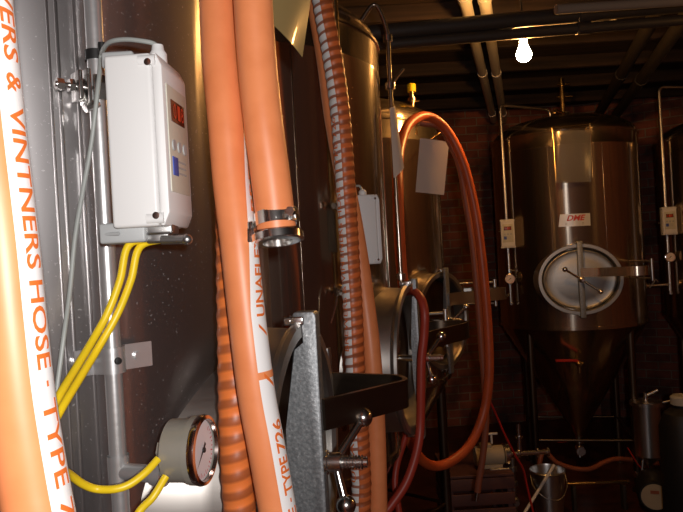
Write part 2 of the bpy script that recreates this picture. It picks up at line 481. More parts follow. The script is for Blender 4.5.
def tank(cx, cy, al, ztop, label, group, R=.5, zc=1.365, zb=1.06, shellm='tank', door=True, pipe=None, seg=144, seams=(), za=.30, ad=.255, hd=.222, dn=.036, coverm='darksteel', legs=(45, 135, 225, 315), strapm='darksteel', strap=None, zoff=.045, bd=1., handle=((.040, .055, .055), (.016, -.018, -.058)), legm='satin'):
    o = V((cx, cy, 0)); n = dirv(al); t = V((-n.y, n.x, 0)); root = empty('fermenter_tank', o)
    tag(root, label, 'tank', group)
    mb = MB()
    mb.lathe([(R, zb), (R, ztop-.10), (R+.002, ztop-.095), (R+.002, ztop-.09), (R, ztop-.085), (R, ztop)], o, Z, seg)
    for a in seams:
        d = dirv(al+a); mb.box(o+d*(R+.0002)+Z*(zb+ztop-.1)/2, (.0022, .0045, ztop-.1-zb), Matrix((d, Z.cross(d), Z)).transposed(), .0008)
    sh = mb.done('shell', shellm, root)
    # ring seam at bottom
    mb = MB(); mb.lathe([(R-.01, zb-.012), (R+.006, zb-.010), (R+.006, zb+.010), (R-.01, zb+.012)], o, Z, seg); mb.done('seam_band', shellm, root)
    mb = MB(); pr = [(R, ztop-.003)]
    for k in range(1, 13):
        a = k/12*PI/2; pr.append(((R*math.cos(a)**.75 if k < 12 else 0), ztop+.165*math.sin(a)))
    mb.lathe([(R, ztop-.004), (R+.007, ztop-.002), (R+.007, ztop+.006), (R-.003, ztop+.008)]+pr[1:], o, Z, seg); mb.done('dome', shellm, root)
    mb = MB(); mb.lathe([(R-.002, zb-.005), (R-.03, zb-.06), (.06, za+.05), (.03, za), (.03, za-.05), (.045, za-.05), (.045, za-.065), (0, za-.065)], o, Z, 64); mb.done('cone', shellm, root)
    # bottom valve
    mb = MB(); mb.cyl(o+Z*(za-.06), o+Z*(za-.17), .022); mb.sph(o+Z*(za-.11), .034); mb.cyl(o+Z*(za-.11), o+Z*(za-.11)+n*.07, .018); mb.lathe([(0, 0), (.032, 0), (.032, .012), (0, .012)], o+Z*(za-.11)+n*.07, n, 20)
    bv = mb.done('bottom_valve', 'chrome', root)
    mb = MB(); q = o+Z*(za-.065)+n*.01; mb.strap([q, q-t*.03+Z*.012, q-t*.15+Z*.005], n, .016, .006); mb.done('valve_lever', 'red', bv)
    for a in legs:
        d = dirv(al+a); mb = MB(); mb.cyl(o+d*(R-.045)+Z*.02, o+d*(R-.045)+Z*(zb-.03), .026, seg=20)
        mb.lathe([(0, 0), (.045, 0), (.045, .012), (.02, .03)], o+d*(R-.045), Z, 20); mb.done('leg', legm, root)
    # cross braces
    mb = MB(); 
    ls = [o+dirv(al+a)*(R-.045)+Z*.34 for a in legs]
    for a, b in zip(ls, ls[1:]+ls[:1]): mb.cyl(a, b, .010, seg=12)
    mb.done('leg_brace', legm, root)
    # top fittings
    mb = MB(); mb.cyl(o+Z*(ztop+.15), o+Z*(ztop+.20), .05); mb.cyl(o+Z*(ztop+.20), o+Z*(ztop+.21), .065); mb.done('top_port', 'steel', root)
    if door:
        s = o+n*R+Z*zc
        mb = MB()
        def oval(off): return (ad+off, hd+off)
        # oval neck and rolled flange
        mb.lathe([(oval(.06), -.17), (oval(.035), -.09), (oval(.016), -.04), (oval(.008), -.02), (oval(.004), -.005), (oval(.0), .015+dn), (oval(.010), .020+dn), (oval(.013), .028+dn), (oval(.010), .036+dn), (oval(-.010), .036+dn), (oval(-.016), .028+dn), (oval(-.016), -.06)], s, n, 96, u=t)
        nk = mb.done('manway_neck', 'neck', root)
        mb = MB()
        mb.lathe([(oval(-.020), .000), (oval(-.024), .012), (oval(-.034), .016), (oval(-.05), .010), ((ad*.6, hd*.6), .018), ((ad*.3, hd*.3), .024), (0, .026)], s, n, 96, u=t)
        cv = mb.done('manway_cover', coverm, root)
        # crossbar
        poly = [(0.0960, 0.246), (0.0920, 0.252), (0.0600, 0.252), (0.0570, 0.248), (0.0570, 0.240), (0.0755, 0.236), (0.0755, 0.200), (0.0560, 0.192), (0.0360, 0.060), (0.0360, -0.060), (0.0560, -0.192), (0.0755, -0.200), (0.0755, -0.236), (0.0570, -0.240), (0.0570, -0.248), (0.0600, -0.252), (0.0920, -0.252), (0.0960, -0.246)]
        poly = [(.096-(.096-a)*bd, b) for a, b in poly]
        mb = MB(); mb.prism(poly, s, n, Z, t, .034, bevel=.003); mb.done('crossbar', 'cast', root)
        for k in (-1, 1):
            mb = MB()
            for e in (-1, 1): mb.box(s+n*.060+Z*k*(hd+.016)+t*e*.021, (.034, .005, .014), Matrix((n, t, Z)).transposed(), .003)
            mb.cyl(s+n*.050+Z*k*(hd+.016)-t*.026, s+n*.050+Z*k*(hd+.016)+t*.026, .0045)
            mb.done('crossbar_lug', 'chrome', root)
        # hub, screw, T handle
        mb = MB(); pr = [(0, .02), (.010, .02), (.010, .096), (.020, .096), (.020, .100), (.0165, .102), (.0165, .122), (.0125, .124)]
        h = .125
        while h < .160: pr += [(.0088, h), (.0118, h+.0016), (.0118, h+.0024), (.0088, h+.0042)]; h += .0050
        pr += [(.0088, .166), (0, .166)]
        mb.lathe(pr, s, n, 28); sc = mb.done('clamp_screw', 'chrome', root)
        for (a, b, c) in handle:
            q0 = s+n*.112; q1 = q0+n*a+t*b+Z*c
            mb = MB(); mb.cyl(q0, q1, .0070, seg=16); mb.sph(q1+(q1-q0).normalized()*.006, .0165); mb.done('handle_arm', 'chrome', sc)
        # hinge strap: from crossbar out past the flange and back to the shell
        zs = s+Z*zoff
        mb = MB()
        if strap:
            zs = s+Z*strap
            mb.strap(roundpath([zs+n*.098-t*.005, zs+n*.228+t*.15, zs+n*.21+t*.20, zs+n*.02+t*.262], .02), Z, .051, .009, n=1)
        else: mb.strap(roundpath([zs+n*.100-t*.005, zs+n*.120+t*.10, zs+n*.205+t*.30, zs+n*.215+t*.375, zs+n*.11+t*.405, zs-n*.01+t*.335], .03), Z, .058, .009, n=1)
        st = mb.done('hinge_strap', strapm, root)
        mb = MB()
        for k in (-1, 1):
            mb.cyl(zs+Z*k*.055-n*.12+t*.34, zs+Z*k*.055+(n*.06+t*.28 if strap else n*.13+t*.425), .006, seg=12)
        e_ = n*.055+t*.282 if strap else n*.125+t*.42; mb.cyl(zs+Z*.07+e_, zs-Z*.07+e_, .009, seg=14)
        mb.done('hinge_pin', 'steel', root)
    return root, o, n, t

# ---- three tanks of the left row
T1, o1, n1, t1 = tank(-.634, 1.204, -9, 2.38, 'nearest stainless tank on the left, with the white controller box and round gauge', None, seg=256, zc=1.36, strap=.08)
T2, o2, n2, t2 = tank(-.36, 2.28, -16, 2.38, 'stainless tank second in the left row, behind the ribbed and plain hanging hoses', None, shellm='tankb', seams=(-45, 5), bd=.42, R=.52)
T3, o3, n3, t3 = tank(.04, 3.57, -40, 2.33, 'stainless tank at the far end of the left row, inside the big orange hose loop', None, shellm='tankb', legm='darksteel', bd=.35, zoff=.10, ad=.215, strapm='satin')
T4, o4, n4, t4 = tank(1.67, 4.93, -102, 2.45, 'stainless tank at the back facing the camera with an oval door and silver sticker', None, R=.51, zc=1.46, zb=1.13, shellm='tankb', seams=(-18, 22), coverm='cover', dn=.01, strapm='tankb', legm='darksteel', handle=((.03, -.10, .07), (.03, .10, -.075)))
T5, o5, n5, t5 = tank(2.90, 4.93, -104, 2.40, 'dark stainless tank at the right edge of the picture, mostly cut off', None, shellm='tankb', zb=1.13, legm='darksteel')

def strip_at(T, o, R, x, z, m, wd=.003):
    p = P(x, 267, 1.0); d = (p-CAM); q = CAM+d*0
    a = d.x**2+d.y**2; e = CAM-o; b = 2*(e.x*d.x+e.y*d.y); c = e.x**2+e.y**2-R*R
    t_ = (-b-math.sqrt(b*b-4*a*c))/(2*a); q = CAM+d*t_; n_ = q-o; n_.z = 0; n_.normalize()
    mb = MB(); mb.box(o+n_*(R+.0004)+Z*(z[0]+z[1])/2, (.0024, wd, z[1]-z[0]), Matrix((n_, Z.cross(n_), Z)).transposed(), .0006); mb.done('seam_shadow_strip', m, T)
for x_, w_ in ((61, .003), (70, .004), (88, .004)): strip_at(T1, o1, .5, x_, (1.07, 2.28), 'tank', w_)  # strip nearest the standpipe models that pipe's shadow line; the others are seams
# ---- tank 1 standpipe, clamps
pp = P(107.5, 267, .81); pp.z = 0
mb = MB(); mb.cyl(pp+Z*.9, pp+Z*2.46, .0105, seg=32)
tee = 1.455
mb.lathe([(.013, tee-.02), (.013, tee+.02)], pp, Z, 28)
g0 = P(203, 450, .76); gax = (n1+V((0, -.02, 0))).normalized()
gb = g0-gax*.042
mb.cyl(pp+Z*tee, V((pp.x+.055, pp.y-.02, tee)), .0105, seg=24)
mb.lathe([(.0105, .05), (.014, .052), (.014, .066), (0, .066)], pp+Z*tee, V((.055, -.02, 0)), 24)
sp = mb.done('standpipe', 'bright', T1)
# strap clamp with two flanges and bolts
bz = 1.590; w = V((pp.y-o1.y, -(pp.x-o1.x), 0)).normalized()*-1
rad = (pp-o1); rad.z = 0; rad.normalize(); tg = V((-rad.y, rad.x, 0))
mb = MB(); b0 = pp+Z*bz
arc = [b0+rad*(-.010)-tg*.042, b0+rad*(-.010)-tg*.020, b0+rad*(-.004)-tg*.0155]+[b0+rad*.0135*math.cos(a)+tg*.0135*math.sin(a) for a in [R_(x) for x in range(-80, 81, 16)]]+[b0+rad*(-.004)+tg*.0155, b0+rad*(-.010)+tg*.020, b0+rad*(-.010)+tg*.055]
mb.strap(arc, Z, .031, .0028, n=1)
mb.cyl(b0-rad*.03+tg*.036, b0+rad*-.004+tg*.036, .0055, seg=16); mb.cyl(b0-rad*.03-tg*.034, b0+rad*-.004-tg*.034, .0055, seg=16)
mb.done('pipe_bracket', 'bright', sp)
mb = MB(); mb.lathe([(.0045, 0), (.004, .003), (0, .004)], b0+rad*.0148+tg*.0, rad, 16); mb.done('bracket_screw', 'black', sp)
# upper clamp: two jaws, bolt, wing
uz = 1.917; c0 = pp+Z*uz
mb = MB(); fr = Matrix((tg, rad, Z)).transposed()
mb.box(c0-tg*.016+rad*.004, (.005, .026, .040), fr, .001); mb.box(c0-tg*.026+rad*.004, (.005, .026, .034), fr, .001)
mb.box(c0-tg*.008-rad*.010, (.034, .004, .030), fr, .001); mb.box(c0+tg*.005+rad*.013, (.03, .004, .030), fr, .001)
mb.cyl(c0-tg*.052+rad*.004, c0+tg*.015+rad*.004, .0035, seg=14); mb.cyl(c0-tg*.050+rad*.004, c0-tg*.042+rad*.004, .007, seg=6); mb.cyl(c0-tg*.036+rad*.004, c0-tg*.030+rad*.004, .008, seg=6)
mb.cyl(c0-tg*.02+rad*.008-Z*.026, c0-tg*.004+rad*.008-Z*.018, .006, seg=10)
mb.done('pipe_clamp', 'chrome', sp)
# controller 1
bc = V((-.2045, .7425, 1.833))
K1 = controller(bc, (1, -.07, 0), .062, .085, .182, 'large white controller box with red display on the nearest tank pipe', None)
mb = MB(); mb.box((-0.2325, .75, 1.738), (.05, .07, .022), None, .003); mb.box((-0.2325, .755, 1.928), (.035, .05, .018), None, .003)
mb.box((-0.2415, .775, 1.835), (.008, .03, .20), None, .002)
mb.cyl((-0.2515, .717, 1.737), (-0.2345, .712, 1.737), .002, seg=8)
mb.done('mounting_plate', 'plasticg', K1)
mb = MB(); gl = V((-0.1975, .735, 1.744))
mb.box(gl-Z*.004, (.036, .03, .012), None, .003); mb.box(gl-Z*.013, (.026, .022, .012), None, .003)
mb.cyl(gl+V((.005, -.012, -.016)), gl+V((.034, -.016, -.017)), .005, seg=14); mb.sph(gl+V((.033, -.016, -.017)), .006)
mb.done('cable_clamp', 'satin', K1)
mb = MB(); tg_ = V((-0.1885, .735, 1.922)); mb.lathe([(.0095, 0), (.0095, .010), (.007, .014), (.006, .020), (0, .021)], tg_, Z, 24); mb.done('cable_gland', 'plastic', K1)
# grey probe cord
g = tg_+Z*.016
pts = [g, g+V((-.004, 0, .006)), P(142, 41, .735), P(125, 39.5, .74), P(110, 42, .75), P(103, 50, .77), P(101, 58, .785), P(98, 88, .765), P(91, 146, .765), P(83, 190, .76), P(75, 238, .75), P(70, 290, .74), P(64, 335, .72), P(57, 387, .71), P(50, 430, .70), P(46, 480, .70), P(44, 560, .70), P(44, 640, .72)]
mb = MB(); mb.tube(pts, .0026, seg=10, n=8); tag(mb.done('probe_cord', 'cord'), 'thin grey cord looping from the large white controller down the nearest tank', 'cord')
mb = MB(); cc = P(102, 48, .782); mb.lathe([(.0125, -.006), (.0125, .006), (.011, .006), (.011, -.006), (.0125, -.006)], V((pp.x, pp.y, cc.z)), Z, 24); mb.lathe([(.0045, -.006), (.0045, .006)], cc, Z, 14)
mb.done('cord_tie', 'black', sp)
# thin wire behind
# yellow cables
zc_ = lambda l: [P(*q) for q in l]
st_ = gl-Z*.014
ya = [st_+V((-.004, 0, 0))]+zc_([(129, 245, .735), (120, 280, .735), (108, 312, .73), (94, 338, .715), (76, 368, .68), (58, 398, .64), (45, 425, .62), (42, 450, .61), (52, 464, .63), (69, 474, .67), (83, 484, .69), (97, 489, .70), (115, 489, .70), (130, 484, .705), (146, 472, .715), (158, 459, .727)])
mb = MB(); mb.tube(ya, .0042, seg=14, n=10); tag(mb.done('yellow_cable', 'yellow'), 'yellow cable sagging in a loop from the controller to the round gauge', 'cable', 'yellow cables')
yb = [st_+V((.007, 0, 0))]+zc_([(140, 247, .738), (131, 280, .738), (117, 315, .735), (97, 350, .72), (80, 378, .69), (59, 413, .65), (40, 450, .63), (30, 500, .62), (32, 560, .62), (70, 590, .66), (120, 545, .70), (139, 512, .715), (153, 497, .72), (166, 476, .732)])
mb = MB(); mb.tube(yb, .0042, seg=14, n=10); tag(mb.done('yellow_cable', 'yellow'), 'lower yellow cable dropping behind the left hose and rising under the gauge', 'cable', 'yellow cables')
gauge(g0, gax, .0385, .040, 'large round dial gauge with bezel tinted by a painted hose reflection low on the nearest tank pipe', None, stem=V((pp.x+.06, pp.y-.022, tee)))

# ---- tank 2 standpipe, box
def side_pipe(T, o, az, R, z0, z1, over=0., r=.0105, off=.03, m='steel'):
    d = dirv(az); p = o+d*(R+off)
    if over:
        top = V(p)+Z*z1
        pts = roundpath([p+Z*z0, top, top-d*over, top-d*over-Z*(z1-(T['_zt'])) ], .05)
        mb = MB(); mb.tube(pts, r, seg=16, raw=True)
    else:
        mb = MB(); mb.cyl(p+Z*z0, p+Z*z1, r, seg=20)
    return p, d, mb
T4['_zt'] = 2.60; T5['_zt'] = 2.54; T2['_zt'] = 2.45
d2 = dirv(-46.5); p2 = o2+d2*.55
mb = MB(); mb.cyl(p2+Z*1.2, p2+Z*2.46, .0105, seg=20); s2 = mb.done('standpipe', 'brass', T2)
for zz in (1.84, 1.60):
    q = p2+Z*zz; mb = MB(); tq = V((-d2.y, d2.x, 0))
    mb.cyl(q-tq*.045, q+tq*.01, .005, seg=10); mb.cyl(q-tq*.030, q-tq*.018, .012, seg=6); mb.cyl(q-tq*.045, q-tq*.038, .009, seg=6)
    mb.box(q, (.03, .03, .03), Matrix((tq, d2, Z)).transposed(), .003); mb.cyl(q, q-d2*.035, .006, seg=10); mb.done('pipe_clamp', 'chrome', s2)
mb = MB(); mb.tube([P(338, 288, 1.84), P(337, 300, 1.83), P(334, 313, 1.83), P(331, 323, 1.83)], .0022, n=6, seg=8); mb.done('clamp_wire', 'chrome', s2)
c2 = P(366.5, 230, 1.86)
K2 = controller(c2, (.97, .24, 0), .062, .075, .19, 'white controller box on the second tank, partly behind the plain orange hose', None)
mb = MB(); mb.box(c2+V((-.048, .02, 0)), (.05, .03, .12), None, .003); mb.done('mounting_plate', 'plasticg', K2)
mb = MB(); mb.lathe([(.011, 0), (.011, .012), (.006, .018), (0, .019)], c2+Z*.095+V((-.005, 0, 0)), Z, 20); mb.done('cable_gland', 'plastic', K2)
gt = c2+Z*.112+V((-.005, 0, 0))
mb = MB(); mb.tube([gt, gt+V((-.012, .0, .012)), gt+V((-.04, .01, .0)), p2+Z*(gt.z-.05)+V((.012, -.005, 0))], .003, n=8, seg=8); mb.done('cable', 'cord', K2)
# tank 2 wash arm: loop from dome over the rim and down its right edge
de = dirv(-3.5); pe = o2+de*.556
mb = MB(); mb.tube([o2+de*.44+Z*2.44, o2+de*.475+Z*2.49, o2+de*.515+Z*2.535, o2+de*.54+Z*2.50, pe+Z*2.43, pe+Z*2.34]+[pe+Z*z for z in (2.1, 1.9, 1.7, 1.58)], .0075, seg=16, n=8)
wa = mb.done('wash_pipe', 'tankb', T2)
mb = MB(); 
for zz in (2.42, 1.62):
    m_ = MB(); m_.lathe([(.009, -.012), (.016, -.010), (.016, .010), (.009, .012)], pe+Z*zz, Z, 16); m_.done('pipe_collar', 'chrome', wa)
mb.lathe([(.009, -.012), (.016, -.010), (.016, .010), (.009, .012)], pe+Z*2.26, Z, 16)
mb.cyl(pe+Z*2.26, pe+Z*2.30+V((.05, .02, .02)), .005, seg=10)
mb.done('pipe_union', 'chrome', wa)
mb = MB(); mb.lathe([(0, 0), (.042, 0), (.042, .012), (.032, .014), (.032, .05), (.038, .052), (.038, .062), (0, .062)], P(385, 341, 2.13)-n2*.02, n2, 28); mb.done('sight_port', 'chrome', T2)

# ---- tank 3 vent pipe with yellow cap
q = P(413, 116, 3.35)
mb = MB(); mb.cyl(V((q.x, q.y, 2.33)), q+Z*.16, .012, seg=20); mb.cyl(q+Z*.075, q+Z*.09, .022, seg=20); mb.cyl(q+Z*.06+V((.0, 0, .01)), q+V((.035, 0, .075)), .005)
vp = mb.done('vent_pipe', 'brass', T3)
mb = MB(); mb.lathe([(.021, .13), (.022, .165), (.019, .17), (0, .17)], q-Z*.01, Z, 20); mb.done('yellow_cap', 'yellow', vp)['label'] = 'yellow pipe cap'

# ---- tank 4 and 5 standpipes, boxes, gauges
for (T, o, n, az, Rr, bx, gx, lab) in ((T4, o4, n4, -102-55, .51, 233, 272, 'back tank with oval door'), (T5, o5, n5, -104-70, .5, 221, 268, 'tank at the right edge')):
    d = dirv(az); p = o+d*(Rr+.03); zt = 2.70 if T is T4 else 2.80
    top = p+Z*zt; inn = o+d*.10
    mb = MB(); mb.tube(roundpath([p+Z*1.30, top, V((inn.x, inn.y, zt-.02)), V((inn.x, inn.y, 2.58 if T is T4 else 2.53))], .045), .012, seg=16, raw=True)
    s_ = mb.done('standpipe', 'steel', T)
    # side branch with a small valve
    mb = MB(); v = V((-1, -.1, 0)).normalized()
    mb.cyl(p+Z*1.36, p+Z*1.36+v*.16, .011, seg=16); mb.cyl(p+Z*1.36+v*.16, p+Z*1.36+v*.20, .02, seg=16)
    mb.strap([p+Z*1.385+v*.09, p+Z*1.40+v*.11, p+Z*1.35+v*.17-V((0, .03, 0))], (0, 1, 0), .012, .004)
    
    mb.done('branch_valve', 'chrome', s_)
    mb = MB(); mb.cyl(p+Z*1.53, p+Z*1.53+V((.10, .02, 0)), .006, seg=10); mb.lathe([(.011, -.015), (.018, -.012), (.018, .012), (.011, .015)], p+Z*1.53, Z, 16); mb.done('pipe_collar', 'chrome', s_)
    mb = MB(); mb.lathe([(.011, -.012), (.018, -.010), (.018, .010), (.011, .012)], p+Z*1.30, Z, 16); mb.done('pipe_collar', 'chrome', s_)
    fd = V((-.18, -1, 0)).normalized()
    cc = p+fd*.055+Z*(1.79 if T is T4 else 1.82)
    controller(cc, fd, .07, .095, .20, 'small white controller box on the pipe of the '+lab, None)
    mb = MB(); mb.box(p+Z*1.79+fd*.012, (.03, .02, .06), None, .002); mb.cyl(p+Z*1.81, p+Z*1.81-V((.06, 0, 0)), .006, seg=8); mb.done('box_bracket', 'chrome', s_)
    gauge(p+fd*.05+Z*(1.475 if T is T4 else 1.56), fd, .036, .03, 'small round gauge below the controller of the '+lab, None, stem=p+Z*(1.475 if T is T4 else 1.56))
# rod with cross handles on top of tank 4
mb = MB(); b4 = o4+V((.0, -.05, 0)); mb.cyl(b4+Z*2.60, b4+Z*2.90, .017, seg=16); mb.lathe([(.014, 2.70), (.022, 2.70), (.022, 2.71), (.014, 2.71)], b4, Z, 16)
for zz, l in ((2.86, .06), (2.77, .075)):
    mb.cyl(b4+Z*zz-V((l*.5, 0, 0)), b4+Z*zz+V((l, 0, 0)), .006, seg=10); mb.lathe([(.014, -.014), (.022, -.014), (.022, .014), (.014, .014)], b4+Z*zz, Z, 16)
mb.cyl(b4+Z*2.64-V((.0, 0, 0)), b4+Z*2.66-V((.07, .03, 0)), .02, seg=12)
mb.done('top_valve', 'brass', T4)
# sampling valve with red lever on tank 4 cone
q = P(579, 364, 4.50)
mb = MB(); mb.cyl(q+V((0, .10, 0)), q-V((0, .03, 0)), .011, seg=14); mb.sph(q, .022, 14); mb.cyl(q, q-Z*.06, .010, seg=12); mb.cyl(q+V((.03, 0, .005)), q-V((.0, 0, 0)), .010, seg=10)
sv = mb.done('sample_valve', 'brass', T4)
mb = MB(); mb.strap([q+Z*.02, q+V((-.05, -.01, .028)), q+V((-.16, -.02, .034))], (0, 1, .3), .022, .009); mb.done('valve_lever', 'red', sv)['label'] = 'red valve lever'
# hold rail for papers (wire) on tanks 3, 4
def rail(T, a, b, drop, back):
    mb = MB(); mb.tube(roundpath([a-Z*drop, a, b, b-Z*drop], .012), .005, seg=10, raw=True)
    for e in (a, b): mb.cyl(e, e+back, .004, seg=8)
    return mb.done('paper_rail', 'brass', T)
def sheet(name, c4, m, label, cat, th=.0012, bulge=.0, par=None, nx=8, nz=8, curl=0):
    """four corners TL TR BR BL -> thin sheet with slight bow"""
    A, B, Cc, D = [V(p) for p in c4]; nn = (B-A).cross(D-A).normalized()
    if nn.y > 0: nn = -nn
    mb = MB(); lay = []
    for s in (0, 1):
        g = []
        for j in range(nz+1):
            row = []
            for i in range(nx+1):
                u, v = i/nx, j/nz
                p = A.lerp(B, u).lerp(D.lerp(Cc, u), v)+nn*(bulge*math.sin(PI*u)+curl*v*v-s*th)
                row.append(mb.bm.verts.new(p))
            g.append(row)
        lay.append(g)
    for g in lay:
        for j in range(nz):
            for i in range(nx): mb._f([g[j][i], g[j][i+1], g[j+1][i+1], g[j+1][i]], 0)
    g, k = lay
    for i in range(nx):
        mb._f([g[0][i], g[0][i+1], k[0][i+1], k[0][i]]); mb._f([g[nz][i], g[nz][i+1], k[nz][i+1], k[nz][i]])
    for j in range(nz):
        mb._f([g[j][0], g[j+1][0], k[j+1][0], k[j][0]]); mb._f([g[j][nx], g[j+1][nx], k[j+1][nx], k[j][nx]])
    o = mb.done(name, m, par)
    if label: tag(o, label, cat)
    return o
z3 = 3.04
rail(T3, P(416, 124, z3), P(446, 129, z3), .05, V((-.05, .14, -.02)))
sheet('paper_sheet', (P(420, 138, z3), P(449, 142, z3), P(444, 195, z3+.01), P(415.5, 192, z3+.01)), 'paper', 'buff paper sheet hanging on the far tank of the left row', 'paper', bulge=.006)
z4 = 4.38
rail(T4, P(552, 127, z4), P(590, 124, z4), .08, V((0, .12, 0)))
r4 = rail(T4, P(553, 129, z4+.02), P(590, 126, z4+.02), .34, V((0, .10, 0)))
sheet('plastic_sleeve', (P(559, 131, z4-.02), P(591, 130, z4-.02), P(591, 182, z4-.02), P(555, 183, z4-.02)), 'sleeve', 'clear plastic sleeve hanging on the front of the back tank', 'sleeve', bulge=.004)
# sticker on tank 4
sc = [P(560, 214.5, 4.3), P(590, 213, 4.3), P(590.5, 225.5, 4.3), P(558.5, 227, 4.3)]
def on_shell(p, o, R, off):
    d = (V(p)-CAM).normalized(); a = d.x**2+d.y**2; e = CAM-o; b = 2*(e.x*d.x+e.y*d.y); c = e.x**2+e.y**2-(R+off)**2
    return CAM+d*((-b-math.sqrt(b*b-4*a*c))/(2*a))
sc = [on_shell(p, o4, .51, .003) for p in sc]
stk = sheet('sticker', sc, 'vinyl', 'silver sticker with red letters above the oval door of the back tank', 'sticker', th=.001, bulge=.010)
mb = MB(); A, B, Cc, D = sc
def stp(u, v):
    return A.lerp(B, u).lerp(D.lerp(Cc, u), v)+(CAM-A).normalized()*(.0015+.010*math.sin(PI*u))
letter(mb, 'DME', lambda u, v: stp(.24+.56*u+.05*v, .55-.45*v), 0, .03)
for k in range(2):
    mb._f([mb.bm.verts.new(stp(u, v)) for u, v in ((.2, .70+.12*k), (.80, .70+.12*k), (.80, .75+.12*k), (.2, .75+.12*k))], 1)
mb.done('lettering', ['printred', 'plasticg'], stk)
# sleeve hanging by tank 1, corner down; and tank 2 paper
sheet('plastic_sleeve', (P(268, -60, 1.02), P(318, -50, 1.10), P(302.5, 57, 1.10), P(266, 18, 1.02)), M['paper'] if False else mat('golden-reflection plastic sleeve', (.38, .27, .11), .22, 0, Coat_Weight=.6), 'golden-reflection plastic sleeve hanging corner down at top of the nearest tank', 'sleeve', bulge=.004)  # opaque gold colour stands for the golden reflection on clear plastic
mb = MB(); mb.tube([P(293, -55, 1.07), P(292, -70, 1.07), P(280, -110, 1.10), o1+n1*.3+t1*-.05+Z*2.52], .0015, n=6, seg=6); tag(mb.done('hanging_wire', 'chrome'), 'thin wire the golden-reflection sleeve hangs from at top of the nearest tank', 'wire')
sheet('paper_sheet', (P(390, 108, 2.17), P(395, 106, 2.20), P(404, 168, 2.20), P(394, 178, 2.16)), 'paper', 'white paper seen edge on against the right side of the second tank', 'paper', bulge=.004)

# ================================================================== HOSES
OR, OD = (.84, .275, .105), (.70, .20, .065)
hm_plain = hose_mat('orange hose', OR, OD)
hm_s1 = hose_mat('orange hose with right white stripe', OR, OD, stripe=(50, 31))
hm_s2 = hose_mat('orange hose with white stripe', OR, OD, stripe=(49, 36))
hm_ring = hose_mat('orange spiral hose', (.80, .20, .04), OD, rings=True)
hm_rs = hose_mat('orange spiral hose with stripe', (.74, .16, .04), OD, stripe=(-50, 36), rings=True)
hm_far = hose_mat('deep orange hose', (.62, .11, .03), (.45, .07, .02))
rib = lambda p: (lambda s, a: .035*math.cos(2*PI*(s/p+(a+PI)/(2*PI))))
# H1: close striped hose at left edge
mb = MB(); r = .0225
mb.tube([V((-.60, 1.20, 2.60)), V((-.50, .85, 2.53)), V((-.38, .58, 2.36)), P(-42, -160, .47), P(-23, 0, .455), P(-11, 120, .45), P(3, 240, .45), P(11, 320, .45), P(20, 400, .45), P(33, 480, .45), P(44, 540, .45), P(60, 640, .46), V((-.19, .50, 1.2)), V((-.18, .52, .4)), V((-.05, .50, .03))], r, seg=40, stripe_frame=True, step=.008)
for wd, a, b in (('BREWERS', -75, 68), ('&', 80, 99), ('VINTNERS', 112, 272), ('HOSE', 283, 371), ('-', 383, 389), ('TYPE', 402, 490), ('726', 503, 560)):
    hose_text(mb, r, wd, a, b, 50, 17 if wd != '-' else 2.5, 1, bold=.018)
tag(mb.done('hose', [hm_s1, 'print']), 'thick orange hose at the left edge with the widest white lettered stripe', 'hose')
# H2
mb = MB(); r = .0218
mb.tube([V((-.42, 1.10, 2.60)), V((-.24, .86, 2.48)), P(205, -230, .83), P(211, -100, .82), P(217, 0, .815), P(220, 60, .81), P(226, 120, .80), P(231, 180, .795), P(238.5, 240, .785), P(245, 300, .78), P(252, 360, .775), P(257.5, 400, .775), P(267, 450, .775), P(278, 512, .775), P(292, 590, .775), P(310, 700, .78), V((-.03, .78, .7)), V((-.02, .75, .03))], r, seg=40, stripe_frame=True, step=.008, twist=lambda p: max(0, min(1, (p.z-1.64)/.26))*62)
for wd, a, b in (('UNAFLEX', 238, 318), ('726', 420, 452), ('TYPE', 456, 493), ('-', 497, 501), ('HOSE', 506, 560), ('BREWERS & VINTNERS', -60, 215)):
    hose_text(mb, r, wd, a, b, 49, 19 if wd != '-' else 3, 1, up=True, bold=.022)
hose_text(mb, r, '-', 371, 378, 49, 37, 2); hose_text(mb, r+.0001, '/', 372, 388, 49, 18, 1, up=True)
# lightning mark
path, S, fr = mb.path, mb.S, mb.fr
hose_text(mb, r, '/', 325, 338, 49, 16, 1, up=True)
tag(mb.done('hose', [hm_s2, 'print', hm_plain]), 'tall plain orange hose with white lettered stripe crossing left of the clamped hose end', 'hose')
# H3 with clamp & ferrule
mb = MB(); r = .0228
e3 = P(276.5, 228, .775)
mb.tube([V((-.30, 1.10, 2.60)), V((-.16, .86, 2.46)), P(243, -200, .79), P(249, -80, .785), P(253, 0, .78), P(257, 60, .78), P(263, 120, .775), P(271, 180, .775), e3], r, seg=40, stripe_frame=True, step=.008)
h3 = tag(mb.done('hose', [hm_plain]), 'orange hose hanging open-ended with a steel clamp near the middle of the picture', 'hose')
ax = ((P(276.5, 228, .775)-P(270, 180, .775)).normalized()+V((0, -.2, 0))).normalized(); hc = P(275.2, 219.3, .775)
rt = V((.97, -.2, 0)); rt = (rt-ax*rt.dot(ax)).normalized(); fw = rt.cross(ax)
if fw.y > 0: fw = -fw
mb = MB(); mb.lathe([(r+.0004, -.0075), (r+.0014, -.0075), (r+.0014, .0075), (r+.0004, .0075)], hc, ax, 48)
mb.box(hc+rt*(r+.003)+fw*.006, (.006, .016, .014), Matrix((rt, fw, ax)).transposed(), .001)
mb.cyl(hc+rt*(r+.002)+fw*.002, hc+rt*(r+.002)+fw*.022, .0042, seg=14); mb.cyl(hc+rt*(r+.002)+fw*.018, hc+rt*(r+.002)+fw*.024, .0055, seg=6)
